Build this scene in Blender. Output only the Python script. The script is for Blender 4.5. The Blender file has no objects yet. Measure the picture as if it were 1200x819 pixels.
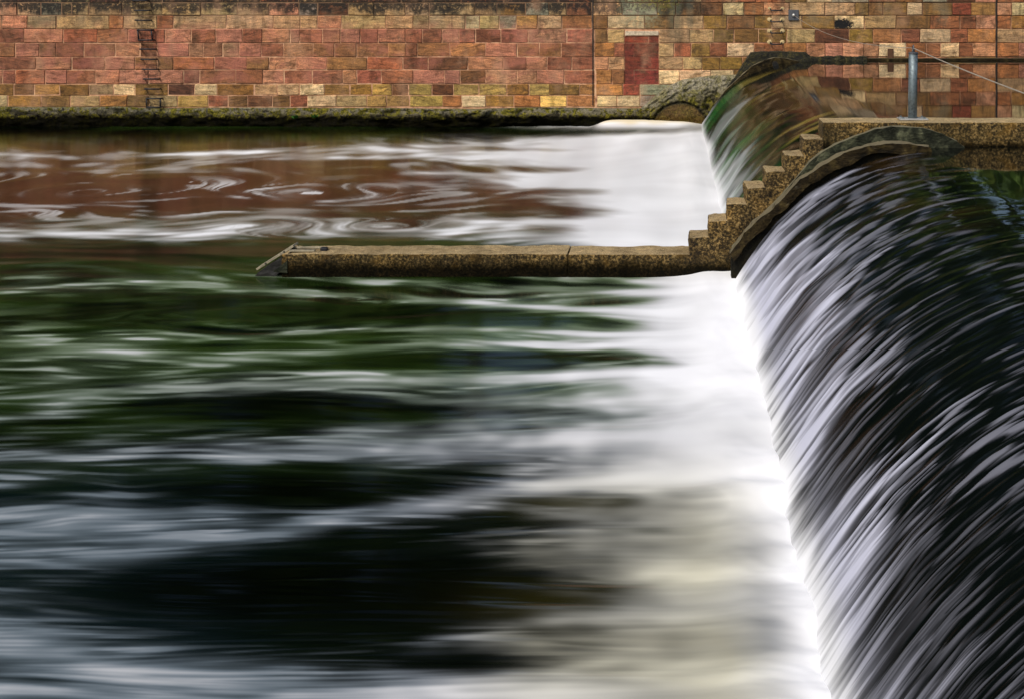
import bpy, bmesh, math, random
import numpy as np
from mathutils import Vector, noise as mnoise

rng = np.random.default_rng(7)
random.seed(11)
S = bpy.context.scene
COL = S.collection
# ---- survey of the place: camera 4.5 m above the lower river, far wall 40.9 m away, weir crest runs straight away from us
H, F, VX, VY = 4.5, 1627.0, 780.0, -31.0
YW = 40.9                      # face of the far wall
UP = 1.93                      # level of the upper river
TOE = 1.005                    # x of the foot of the weir
PY0, PY1 = 20.57, 21.22        # front and back of the stone divider
def wx(px, Y): return (px - VX) * Y / F
def wz(py, Y): return H - (py - VY) * Y / F
def lin(r, g, b, k=1.0):
    f = lambda c: ((c / 255) / 12.92 if c / 255 <= .04045 else ((c / 255 + .055) / 1.055) ** 2.4) * k
    return (f(r), f(g), f(b), 1.0)

# ------------------------------------------------------------------ object helpers
def link(o, parent=None):
    COL.objects.link(o)
    if parent: o.parent = parent
    return o
def tag(o, label=None, cat=None, group=None, kind=None):
    if label: o['label'] = label
    if cat: o['category'] = cat
    if group: o['group'] = group
    if kind: o['kind'] = kind
    return o
def thing(name, loc, label, cat, group=None):
    o = bpy.data.objects.new(name, None); o.location = loc; o.empty_display_size = .2
    link(o); tag(o, label, cat, group); return o
def obj(name, bm, mat, parent=None, smooth=False):
    me = bpy.data.meshes.new(name); bm.normal_update(); bm.to_mesh(me); bm.free()
    if smooth:
        for p in me.polygons: p.use_smooth = True
    me.materials.append(mat)
    o = bpy.data.objects.new(name, me); link(o, parent)
    if parent is not None:                       # geometry is given in world space: take it to the parent's frame
        w, q = Vector((0, 0, 0)), parent
        while q is not None: w += q.location; q = q.parent
        me.transform(__import__('mathutils').Matrix.Translation(-w))
    return o
def add_box(bm, x0, x1, y0, y1, z0, z1, bev=0.0, jit=0.0):
    b = bmesh.new(); bmesh.ops.create_cube(b, size=1)
    for v in b.verts:
        v.co = Vector(((x0+x1)/2+v.co.x*(x1-x0), (y0+y1)/2+v.co.y*(y1-y0), (z0+z1)/2+v.co.z*(z1-z0)))
        if jit: v.co += Vector((random.uniform(-jit, jit), random.uniform(-jit, jit), random.uniform(-jit, jit)))
    if bev: bmesh.ops.bevel(b, geom=b.edges[:], offset=bev, segments=2, affect='EDGES', profile=.6)
    merge(bm, b)
def merge(bm, b):
    me = bpy.data.meshes.new('tmp'); b.to_mesh(me); b.free(); bm.from_mesh(me); bpy.data.meshes.remove(me)
def add_tube(bm, pts, r, seg=10, cap=True):
    rings = []
    for i, p in enumerate(pts):
        p = Vector(p)
        t = (Vector(pts[min(i+1, len(pts)-1)]) - Vector(pts[max(i-1, 0)])).normalized()
        a = t.orthogonal().normalized() if i == 0 else (prev - t * prev.dot(t)).normalized()
        prev = a; b = t.cross(a)
        rr = r[i] if isinstance(r, (list, tuple)) else r
        rings.append([bm.verts.new(p + (a*math.cos(2*math.pi*k/seg) + b*math.sin(2*math.pi*k/seg)) * rr) for k in range(seg)])
    for A, B in zip(rings, rings[1:]):
        for k in range(seg): bm.faces.new((A[k], A[(k+1) % seg], B[(k+1) % seg], B[k]))
    if cap: bm.faces.new(rings[0][::-1]); bm.faces.new(rings[-1])
def add_prism(bm, pts, y0, y1):
    """outline in x,z extruded along y"""
    A = [bm.verts.new((x, y0, z)) for x, z in pts]; B = [bm.verts.new((x, y1, z)) for x, z in pts]
    n = len(pts)
    bm.faces.new(A); bm.faces.new(B[::-1])
    for i in range(n): bm.faces.new((A[i], B[i], B[(i+1) % n], A[(i+1) % n]))
def roughen(bm, cut, amp, freq, keep=None):
    """cut a shape into small facets and wear its surface with noise"""
    bmesh.ops.triangulate(bm, faces=[f for f in bm.faces if len(f.verts) > 4])
    for _ in range(6):
        L = [e for e in bm.edges if e.calc_length() > cut]
        if not L: break
        bmesh.ops.subdivide_edges(bm, edges=L, cuts=1, use_grid_fill=True)
        bmesh.ops.triangulate(bm, faces=[f for f in bm.faces if len(f.verts) > 4])
    bm.normal_update()
    for v in bm.verts:
        p = v.co * freq
        d = mnoise.fractal(p, 1.0, 2.0, 4)
        v.co += v.normal * d * amp
def grid_mesh(name, P, attrs, mat, uv=None, parent=None, smooth=True):
    J, I = P.shape[:2]
    me = bpy.data.meshes.new(name)
    idx = np.arange(J*I).reshape(J, I)
    q = np.stack([idx[:-1, :-1], idx[:-1, 1:], idx[1:, 1:], idx[1:, :-1]], -1).reshape(-1, 4)
    me.vertices.add(J*I); me.vertices.foreach_set('co', P.reshape(-1).astype(np.float32))
    me.loops.add(q.size); me.loops.foreach_set('vertex_index', q.reshape(-1).astype(np.int32))
    me.polygons.add(len(q)); me.polygons.foreach_set('loop_start', (np.arange(len(q))*4).astype(np.int32))
    try: me.polygons.foreach_set('loop_total', np.full(len(q), 4, np.int32))
    except Exception: pass
    me.polygons.foreach_set('use_smooth', np.full(len(q), smooth))
    me.update(calc_edges=True); me.validate()
    for k, a in attrs.items():
        if a.ndim == 3:
            at = me.attributes.new(k, 'FLOAT_COLOR', 'POINT')
            at.data.foreach_set('color', np.concatenate([a, np.ones((J, I, 1))], -1).reshape(-1).astype(np.float32))
        else:
            at = me.attributes.new(k, 'FLOAT', 'POINT'); at.data.foreach_set('value', a.reshape(-1).astype(np.float32))
    if uv is not None:
        u = me.uv_layers.new(name='UVMap')
        u.data.foreach_set('uv', uv.reshape(-1, 2)[q.reshape(-1)].reshape(-1).astype(np.float32))
    me.materials.append(mat)
    o = bpy.data.objects.new(name, me); link(o, parent)
    if parent is not None: me.transform(__import__('mathutils').Matrix.Translation(-Vector(parent.location)))
    return o

# ------------------------------------------------------------------ numpy noise
def gnoise(J, I, sj, si):
    n = rng.standard_normal((J, I))
    fj = np.fft.fftfreq(J)[:, None]; fi = np.fft.rfftfreq(I)[None]
    k = np.exp(-2*np.pi**2*((fj*sj)**2 + (fi*si)**2))
    g = np.fft.irfft2(np.fft.rfft2(n)*k, (J, I))
    return g / g.std()
def sstep(a, b, x):
    t = np.clip((x-a)/(b-a), 0, 1); return t*t*(3-2*t)
def n1(n, s):
    w = rng.standard_normal(n); f = np.fft.rfftfreq(n)
    g = np.fft.irfft(np.fft.rfft(w)*np.exp(-2*np.pi**2*(f*s)**2), n); return g/g.std()

# ------------------------------------------------------------------ node helpers
class NT:
    def __init__(s, name):
        s.m = bpy.data.materials.new(name); s.m.use_nodes = True
        s.t = s.m.node_tree; s.t.nodes.clear()
        s.out = s.t.nodes.new('ShaderNodeOutputMaterial')
    def n(s, typ, ins=None, **kw):
        x = s.t.nodes.new(typ)
        for k, v in kw.items(): setattr(x, k, v)
        for k, v in (ins or {}).items(): s.set(x, k, v)
        return x
    def set(s, x, k, v):
        i = x.inputs[k]
        if isinstance(v, bpy.types.NodeSocket): s.t.links.new(v, i)
        elif isinstance(v, bpy.types.Node): s.t.links.new(v.outputs[0], i)
        else: i.default_value = v
    def math(s, op, a, b=0.0, clamp=False):
        return s.n('ShaderNodeMath', {0: a, 1: b}, operation=op, use_clamp=clamp).outputs[0]
    def mix(s, f, a, b, blend='MIX'):
        x = s.n('ShaderNodeMix', data_type='RGBA', blend_type=blend)
        s.set(x, 0, f); s.set(x, 6, a); s.set(x, 7, b); return x.outputs[2]
    def ramp(s, f, stops):
        x = s.n('ShaderNodeValToRGB', {0: f}); e = x.color_ramp.elements
        while len(e) < len(stops): e.new(.5)
        for i, (p, c) in enumerate(stops):
            e[i].position = p; e[i].color = c if len(c) == 4 else (*c, 1)
        return x.outputs[0]
    def rng(s, f, a, b, c=0.0, d=1.0):
        return s.n('ShaderNodeMapRange', {0: f, 1: a, 2: b, 3: c, 4: d}, interpolation_type='SMOOTHSTEP').outputs[0]
    def noise(s, vec, scale, detail=4, rough=.55, dist=0.0):
        return s.n('ShaderNodeTexNoise', {'Vector': vec, 'Scale': scale, 'Detail': detail, 'Roughness': rough, 'Distortion': dist}).outputs[0]
    def pos(s): return s.n('ShaderNodeNewGeometry').outputs['Position']
    def scale(s, v, k, add=(0, 0, 0)):
        return s.n('ShaderNodeMapping', {'Vector': v, 'Scale': k, 'Location': add}).outputs[0]
    def attr(s, name, out='Fac'): return s.n('ShaderNodeAttribute', attribute_name=name).outputs[out]
    def sep(s, v): return s.n('ShaderNodeSeparateXYZ', {0: v}).outputs
    def bump(s, h, st, dist=.02): return s.n('ShaderNodeBump', {'Height': h, 'Strength': st, 'Distance': dist}).outputs[0]
    def bsdf(s, **k):
        b = s.n('ShaderNodeBsdfPrincipled')
        for a, v in k.items(): s.set(b, a.replace('_', ' '), v)
        return b.outputs[0]
    def done(s, sh): s.t.links.new(sh, s.out.inputs[0]); return s.m

C = (1, 1, 1, 1)
def mat_stone():
    t = NT('sandstone_blocks'); P = t.pos(); x, y, z = t.sep(P)
    col = t.attr('col', 'Color'); r = t.attr('rnd')
    off = t.n('ShaderNodeCombineXYZ', {0: t.math('MULTIPLY', r, 37), 1: 0, 2: t.math('MULTIPLY', r, 91)})
    v = t.n('ShaderNodeVectorMath', {0: P, 1: off.outputs[0]}, operation='ADD').outputs[0]
    tilt = t.n('ShaderNodeVectorRotate', {'Vector': v, 'Axis': (0, 1, 0), 'Angle': t.math('MULTIPLY', t.math('SUBTRACT', r, .5), .5)}, rotation_type='AXIS_ANGLE').outputs[0]
    bed = t.noise(t.scale(tilt, (1.5, 1, 13)), 1.0, 5, .65, .6)
    blo = t.noise(v, 3.2, 4, .6, .8); fine = t.noise(P, 28, 4, .7)
    c = t.mix(1, col, t.ramp(bed, [(.3, (.5, .45, .38)), (.48, (1, 1, 1)), (.68, (1.55, 1.48, 1.4))]), 'MULTIPLY')
    c = t.mix(1, c, t.ramp(blo, [(.3, (.5, .46, .36)), (.5, (1, 1, 1)), (.7, (1.38, 1.3, 1.2))]), 'MULTIPLY')
    c = t.mix(1, c, t.ramp(fine, [(.3, (.55, .52, .48)), (.5, (1, 1, 1)), (.7, (1.4, 1.38, 1.34))]), 'MULTIPLY')
    # dark weathered crust blotches on some blocks
    crust = t.math('MULTIPLY', t.rng(t.noise(t.scale(v, (1, 1, 1.6)), 2.6, 6, .7, 1.0), .5, .66), t.rng(r, .25, .7))
    c = t.mix(t.math('MULTIPLY', crust, .72), c, lin(72, 50, 26))
    # runs of soot and wash coming down from the coping
    run = t.noise(t.scale(P, (1.7, 1, .22)), 1.6, 5, .6, .3)
    h = t.rng(z, 3.0, 3.7)
    black = t.rng(t.math('ADD', run, t.math('MULTIPLY', h, .5)), .66, .84)
    wide = t.math('MULTIPLY', t.rng(z, 3.0, 3.3), black)
    edge = t.noise(P, 9, 5, .7)
    wide = t.math('MULTIPLY', wide, t.rng(edge, .32, .5), True)
    grey = t.math('MULTIPLY', t.rng(t.noise(t.scale(P, (1.2, 1, .5), (5, 0, 3)), 1.5, 5, .6), .45, .7), t.rng(z, 2.75, 3.2))
    c = t.mix(t.math('MULTIPLY', grey, .5), c, lin(140, 128, 100))
    left = t.rng(x, -1.2, -2.6)
    c = t.mix(t.math('MULTIPLY', t.math('MULTIPLY', wide, .92), t.rng(x, 1.6, .6)), c, lin(22, 20, 16))
    wash = t.math('MULTIPLY', t.math('MULTIPLY', t.rng(t.noise(t.scale(P, (.8, 1, 1), (2, 0, 7)), 1.4, 6, .62, .5), .46, .64), t.rng(x, -2.0, -3.2)), t.math('MULTIPLY', t.rng(z, 1.2, 1.35), t.rng(z, 3.2, 2.8)))
    c = t.mix(t.math('MULTIPLY', wash, .42), c, lin(192, 118, 98))
    drip = t.math('MULTIPLY', t.rng(t.noise(t.scale(P, (5, 1, .35), (4, 0, 2)), 1.0, 5, .65, .2), .5, .72), t.math('ADD', .3, t.math('MULTIPLY', .7, t.rng(z, 1.6, 3.2))))
    c = t.mix(t.math('MULTIPLY', drip, .5), c, lin(58, 46, 32))
    lad = t.math('MULTIPLY', t.rng(t.math('ABSOLUTE', t.math('SUBTRACT', t.math('ADD', x, t.math('MULTIPLY', z, .12)), wx(175, YW)+.24)), .42, .16), t.rng(edge, .4, .6))
    c = t.mix(t.math('MULTIPLY', lad, .6), c, lin(64, 46, 24))
    # pale salt bloom
    bloom = t.math('MULTIPLY', t.rng(t.noise(t.scale(P, (1, 1, .6), (9, 0, 1)), 1.1, 5, .6), .5, .72), .42)
    c = t.mix(bloom, c, lin(205, 158, 122))
    # green and grey seepage beside the blocked doorway
    def streak(cx, w, z0, z1):
        d = t.math('ABSOLUTE', t.math('SUBTRACT', t.math('ADD', x, t.math('MULTIPLY', t.math('SUBTRACT', edge, .5), .12)), cx))
        m = t.math('MULTIPLY', t.rng(d, w, w*.3), t.rng(z, z0, z1)); return m
    c = t.mix(t.math('MULTIPLY', streak(.28, .26, 1.8, 3.4), .62), c, lin(82, 84, 66))
    c = t.mix(t.math('MULTIPLY', streak(.72, .15, 2.0, 3.4), .5), c, lin(88, 88, 72))
    c = t.mix(t.math('MULTIPLY', streak(-.75, .8, 2.6, 3.5), t.rng(edge, .42, .58)), c, lin(150, 150, 118))
    c = t.mix(t.math('MULTIPLY', t.math('MULTIPLY', streak(-.25, .95, 3.35, 3.62), t.rng(edge, .46, .56)), .85), c, lin(120, 108, 30))
    # ragged black patch on the pale block
    dx = t.math('DIVIDE', t.math('SUBTRACT', x, wx(986, YW)), .46); dz = t.math('DIVIDE', t.math('SUBTRACT', z, wz(29, YW)), .21)
    dd = t.math('ADD', t.math('MULTIPLY', dx, dx), t.math('MULTIPLY', dz, dz))
    bl = t.rng(t.math('ADD', dd, t.math('MULTIPLY', t.noise(P, 17, 6, .8), 3.4)), 2.32, 2.2)
    c = t.mix(t.math('MULTIPLY', bl, t.rng(col, .2, .3)), c, (.004, .004, .004, 1))
    # damp darkening near the upper river
    damp = t.math('MULTIPLY', t.rng(x, 3.4, 4.2), t.rng(z, 2.06, 1.95))
    c = t.mix(t.math('MULTIPLY', damp, .7), c, lin(52, 48, 14))
    hb = t.math('ADD', t.math('MULTIPLY', bed, .6), t.math('ADD', t.math('MULTIPLY', fine, .6), blo))
    return t.done(t.bsdf(Base_Color=c, Roughness=.88, Normal=t.bump(hb, .7, .05)))
def mat_mortar():
    t = NT('lime_mortar'); P = t.pos(); x, y, z = t.sep(P)
    n = t.noise(P, 5, 4, .6)
    c = t.ramp(n, [(.3, lin(125, 88, 62)), (.55, lin(206, 156, 120)), (.75, lin(220, 184, 142))])
    c = t.mix(t.math('MULTIPLY', t.rng(z, 2.8, 3.2), .75), c, lin(92, 74, 54))
    return t.done(t.bsdf(Base_Color=c, Roughness=.95))
def mat_moss():
    t = NT('mossy_stone'); P = t.pos(); x, y, z = t.sep(P)
    col = t.attr('col', 'Color'); bare = t.math('SUBTRACT', 1.0, t.attr('bare'))
    a = t.noise(P, 5.5, 6, .68, .4); b = t.noise(P, 21, 4, .7); g = t.noise(t.scale(P, (1, 1, 1), (3, 1, 8)), 1.3, 3)
    moss = t.ramp(b, [(.3, lin(22, 22, 6)), (.46, lin(86, 82, 16)), (.62, lin(138, 128, 34)), (.78, lin(150, 138, 70))])
    stone = t.mix(1, col, t.ramp(b, [(.32, (.35, .33, .3)), (.5, (.95, .95, .92)), (.7, (1.4, 1.4, 1.35))]), 'MULTIPLY')
    c = t.mix(t.math('MULTIPLY', bare, t.rng(t.math('ADD', a, t.math('MULTIPLY', t.math('SUBTRACT', g, .5), .3)), .44, .56)), stone, moss)
    dark = t.rng(t.noise(P, 7.5, 5, .7), .53, .62)
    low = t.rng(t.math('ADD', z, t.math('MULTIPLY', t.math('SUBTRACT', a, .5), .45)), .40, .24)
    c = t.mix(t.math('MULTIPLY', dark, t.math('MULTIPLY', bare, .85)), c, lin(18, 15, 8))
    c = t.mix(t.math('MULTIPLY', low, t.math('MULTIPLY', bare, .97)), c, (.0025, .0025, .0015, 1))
    ht = t.math('ADD', a, t.math('MULTIPLY', b, .7))
    return t.done(t.bsdf(Base_Color=c, Roughness=.95, Specular_IOR_Level=t.rng(low, 0, 1, .3, .02), Normal=t.bump(ht, 1.0, .08)))
def mat_concrete(name, wet=(.31, .1), ochre=1.0, tone=1.0, wetline=0.0):
    t = NT(name); P = t.pos(); x, y, z = t.sep(P)
    nz = t.sep(t.n('ShaderNodeNewGeometry').outputs['Normal'])[2]
    a = t.noise(P, 2.2, 5, .6, .5); b = t.noise(P, 26, 5, .75); s = t.noise(P, 70, 3, .8); m = t.noise(P, 8, 5, .7)
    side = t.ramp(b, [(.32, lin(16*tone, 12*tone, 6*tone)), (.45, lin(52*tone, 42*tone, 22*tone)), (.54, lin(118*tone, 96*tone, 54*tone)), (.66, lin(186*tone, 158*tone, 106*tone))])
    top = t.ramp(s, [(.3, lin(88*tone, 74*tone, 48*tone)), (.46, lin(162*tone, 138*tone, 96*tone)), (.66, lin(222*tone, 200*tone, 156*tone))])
    side = t.mix(1, side, t.ramp(a, [(.32, (.5, .5, .5)), (.5, (1, 1, 1)), (.68, (1.3, 1.25, 1.15))]), 'MULTIPLY')
    top = t.mix(1, top, t.ramp(m, [(.3, (.6, .58, .54)), (.5, (1, 1, 1)), (.7, (1.2, 1.15, 1.1))]), 'MULTIPLY')
    och = t.math('MULTIPLY', t.rng(t.noise(P, 5, 4, .6), .5, .68), .55*ochre)
    side = t.mix(och, side, lin(116, 86, 28))
    big = t.noise(t.scale(P, (1, 1, .55)), 1.3, 5, .62, .6)
    side = t.mix(1, side, t.ramp(big, [(.34, (.42, .40, .36)), (.5, (1, 1, 1)), (.64, (1.5, 1.42, 1.3))]), 'MULTIPLY')
    top = t.mix(1, top, t.ramp(big, [(.34, (.62, .6, .54)), (.5, (1, 1, 1)), (.64, (1.22, 1.2, 1.15))]), 'MULTIPLY')
    side = t.mix(t.math('MULTIPLY', t.rng(t.math('ADD', t.math('SUBTRACT', z, wetline), t.math('MULTIPLY', m, .5)), .65, .4), .35), side, lin(58, 50, 14))
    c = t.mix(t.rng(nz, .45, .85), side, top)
    c = t.mix(t.math('MULTIPLY', t.rng(t.noise(P, 12, 5, .7), .56, .68), .8), c, lin(26, 20, 10))
    w = t.rng(t.math('ADD', z, t.math('MULTIPLY', t.math('SUBTRACT', m, .5), .22)), wetline+wet[0], wetline+wet[1])
    c = t.mix(t.math('MULTIPLY', w, .94), c, (.003, .003, .002, 1))
    h = t.math('ADD', t.math('MULTIPLY', b, .8), t.math('ADD', t.math('MULTIPLY', s, .35), m))
    return t.done(t.bsdf(Base_Color=c, Roughness=.92, Specular_IOR_Level=t.rng(w, 0, 1, .3, .05), Normal=t.bump(h, 1, .045)))
def mat_apron(name, c0, c1, c2):
    t = NT(name); P = t.pos()
    a = t.noise(P, 4, 6, .65, .7); b = t.noise(t.scale(P, (1, 1, 2.2)), 15, 5, .7)
    c = t.ramp(a, [(.3, c0), (.5, c1), (.72, c2)])
    c = t.mix(1, c, t.ramp(b, [(.3, (.35, .33, .3)), (.5, (1, 1, 1)), (.72, (1.5, 1.5, 1.45))]), 'MULTIPLY')
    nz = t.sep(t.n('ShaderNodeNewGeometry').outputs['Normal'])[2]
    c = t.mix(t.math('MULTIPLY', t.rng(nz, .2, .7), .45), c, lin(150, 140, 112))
    return t.done(t.bsdf(Base_Color=c, Roughness=.8, Specular_IOR_Level=.15, Normal=t.bump(t.math('ADD', a, b), .9, .04)))
def mat_metal(name, col, rough=.5, metal=.7, spot=.35):
    t = NT(name); P = t.pos()
    a = t.noise(P, 22, 5, .7); b = t.noise(t.scale(P, (1, 1, .3)), 9, 4)
    c = t.mix(t.math('MULTIPLY', t.rng(a, .45, .65), spot), col, tuple(k*.4 for k in col[:3]) + (1,))
    c = t.mix(t.math('MULTIPLY', t.rng(b, .5, .7), spot), c, tuple(min(1, k*1.6) for k in col[:3]) + (1,))
    return t.done(t.bsdf(Base_Color=c, Roughness=t.rng(a, .3, .7, rough-.12, rough+.15), Metallic=metal, Normal=t.bump(a, .25, .004)))
def mat_flat(name, col, rough=.8):
    t = NT(name); P = t.pos(); a = t.noise(P, 18, 4, .7)
    return t.done(t.bsdf(Base_Color=t.mix(1, col, t.ramp(a, [(.3, (.5, .5, .5)), (.6, (1.1, 1.1, 1.1)), (.75, (1.4, 1.4, 1.4))]), 'MULTIPLY'), Roughness=rough, Normal=t.bump(a, .5, .01)))
def mat_river(name, rough, bump=0.0):
    """clear dark water carrying foam: the foam's cover and colour and the water's own colour are stored on the surface"""
    t = NT(name); P = t.pos()
    foam = t.attr('foam'); fc = t.attr('foamcol', 'Color'); body = t.attr('body', 'Color'); rg = t.attr('rough')
    kw = {}
    if bump: kw['Normal'] = t.bump(t.noise(t.scale(P, (.5, 2.2, 1)), 3.6, 4, .6), bump, .05)
    w = t.bsdf(Base_Color=body, Roughness=rg, IOR=t.attr('ior'), Specular_IOR_Level=t.attr('spec'), **kw)
    f = t.n('ShaderNodeBsdfPrincipled', {'Base Color': fc, 'Roughness': .75, 'IOR': 1.2, 'Specular IOR Level': .15}).outputs[0]
    x = t.n('ShaderNodeMixShader', {0: foam, 1: w, 2: f})
    return t.done(x.outputs[0])

M = dict(stone=mat_stone(), mortar=mat_mortar(), moss=mat_moss(),
         pier=mat_concrete('lichen_concrete'), deck=mat_concrete('lichen_concrete_deck', wetline=UP, wet=(.12, -.02), tone=1.04),
         step=mat_concrete('lichen_concrete_steps', ochre=.35, tone=.95),
         apron=mat_apron('algae_concrete', lin(14, 17, 12), lin(48, 51, 38), lin(100, 102, 78)),
         ledge=mat_apron('stained_concrete', lin(14, 11, 5), lin(44, 35, 16), lin(84, 72, 40)),
         blackbase=mat_apron('black_concrete', (.003, .003, .002, 1), (.008, .007, .003, 1), lin(44, 34, 14)),
         iron=mat_metal('black_iron', (.018, .018, .022, 1), .55, .4),
         steel=mat_metal('galvanised_steel', lin(112, 124, 128), .5, .5, .7),
         pale=mat_metal('bright_steel', lin(188, 188, 184), .4, .5, .2),
         darkst=mat_metal('plate_steel', lin(92, 94, 98), .55, .5),
         cable=mat_metal('wire_cable', lin(190, 178, 160), .5, .4, .2),
         timber=mat_flat('weathered_timber', lin(150, 140, 116)), black=mat_flat('wet_black_timber', (.012, .011, .009, 1), .5),
         patch=mat_flat('mortar_patch', lin(206, 180, 128)), lintel=mat_flat('pale_lintel_stone', lin(196, 178, 150)),
         slot=mat_flat('slot_dark', lin(84, 54, 30)), leaf=None)

# ------------------------------------------------------------------ far wall, block by block
K = dict(p=(182, 128, 96), r=(146, 90, 58), R=(138, 70, 46), D=(118, 50, 36), t=(178, 146, 102), b=(126, 90, 50), o=(142, 104, 48), q=(164, 114, 64),
         d=(106, 66, 40), c=(206, 178, 134), y=(170, 138, 76), Y=(220, 184, 100), g=(136, 130, 108))
LINES = [-12.5, 3.5, 18.6, 34.4, 50.8, 67.2, 82.4, 99, 112.3, 126]
ROWS = {
 0: "-5 d 60 t 105 r 140 t 190 d 260 b 305 r 350 t 400 r 470 b 540 r 590 d 655 r 694 | t 735 b 765 d 795 c 822 r 858 r 885 r 920 b 945 c 975 g 1018 r 1050 b 1081 g 1110 d 1143 p 1168 r 1200 b 1230",
 1: "-10 p 20 t 48 g 72 t 84 t 104 t 143 t 190 t 235 t 278 t 315 p 350 g 372 d 408 t 438 t 475 t 503 t 556 t 582 b 616 g 643 t 664 r 693 | t 729 g 770 y 792 b 822 d 847 c 872 r 895 p 925 t 967 t 1002 b 1018 b 1035 b 1063 c 1081 b 1116 R 1138 q 1168 p 1186 c 1215",
 2: "-20 p 2 p 32 t 66 t 128 q 145 t 184 r 203 t 265 t 320 t 352 t 372 p 400 t 452 t 484 t 503 t 545 c 562 t 585 g 605 q 630 t 658 q 694 | b 712 c 755 b 790 t 824 o 852 b 884 o 904 t 940 o 978 c 1013 t 1050 b 1090 r 1125 r 1144 p 1168 r 1185 o 1220",
 3: "-14 r 28 p 74 r 114 r 150 r 180 r 193 p 224 r 253 p 284 r 307 p 340 p 351 r 378 p 399 p 422 r 443 p 475 r 495 d 518 p 538 r 557 d 587 r 619 p 664 r 695 | b 712 t 732 R 772 t 808 t 836 b 860 o 889 o 922 t 955 d 995 o 1023 q 1056 r 1078 c 1114 r 1134 q 1168 t 1210",
 4: "-18 b 18 p 46 b 65 d 98 r 135 p 164 b 184 p 221 p 238 p 261 t 280 p 306 b 332 p 367 b 392 b 418 b 455 q 475 b 489 b 527 q 569 p 606 b 632 b 658 r 695 | q 720 r 732 R 772 t 790 r 810 o 832 r 852 c 884 r 918 q 945 p 967 p 988 p 1012 p 1030 c 1062 r 1085 r 1102 c 1124 r 1140 p 1168 r 1194 p 1220",
 5: "-25 d 42 p 84 d 123 p 158 b 184 b 203 r 251 p 289 b 315 p 347 p 383 b 430 r 472 d 502 d 548 p 589 d 617 p 641 d 670 r 696 | p 713 t 732 R 772 t 800 t 823 o 844 o 870 b 905 t 940 b 990 r 1030 b 1070 r 1110 b 1168 r 1215",
 6: "-12 p 3 r 18 r 53 p 78 r 112 p 140 p 174 p 215 d 234 r 276 d 308 p 333 r 366 r 402 p 418 r 447 r 484 p 521 p 539 d 569 p 606 p 629 p 661 r 697 | q 717 b 732 R 772 c 796 c 833 c 860 b 900 r 950 b 1000 b 1050 r 1100 b 1168 b 1210",
 7: "-20 o 16 b 40 q 70 o 104 t 133 c 158 o 197 d 228 c 254 o 298 t 325 t 351 c 380 o 410 o 436 y 459 d 479 y 506 d 531 y 561 y 594 o 620 y 644 o 679 q 697 | q 730 R 750 g 800 g 850 b 900 r 950 b 1000 b 1050 r 1100 b 1168 b 1210",
 8: "-30 c 9 o 48 b 82 t 117 q 149 b 175 t 208 y 244 r 267 b 290 d 319 b 340 r 360 c 394 t 430 y 453 y 480 y 519 q 541 c 569 o 602 q 633 Y 664 q 698 | c 723 c 750 g 800 g 850 b 900 r 950 b 1000 b 1050 r 1100 b 1168 b 1210",
}
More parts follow.
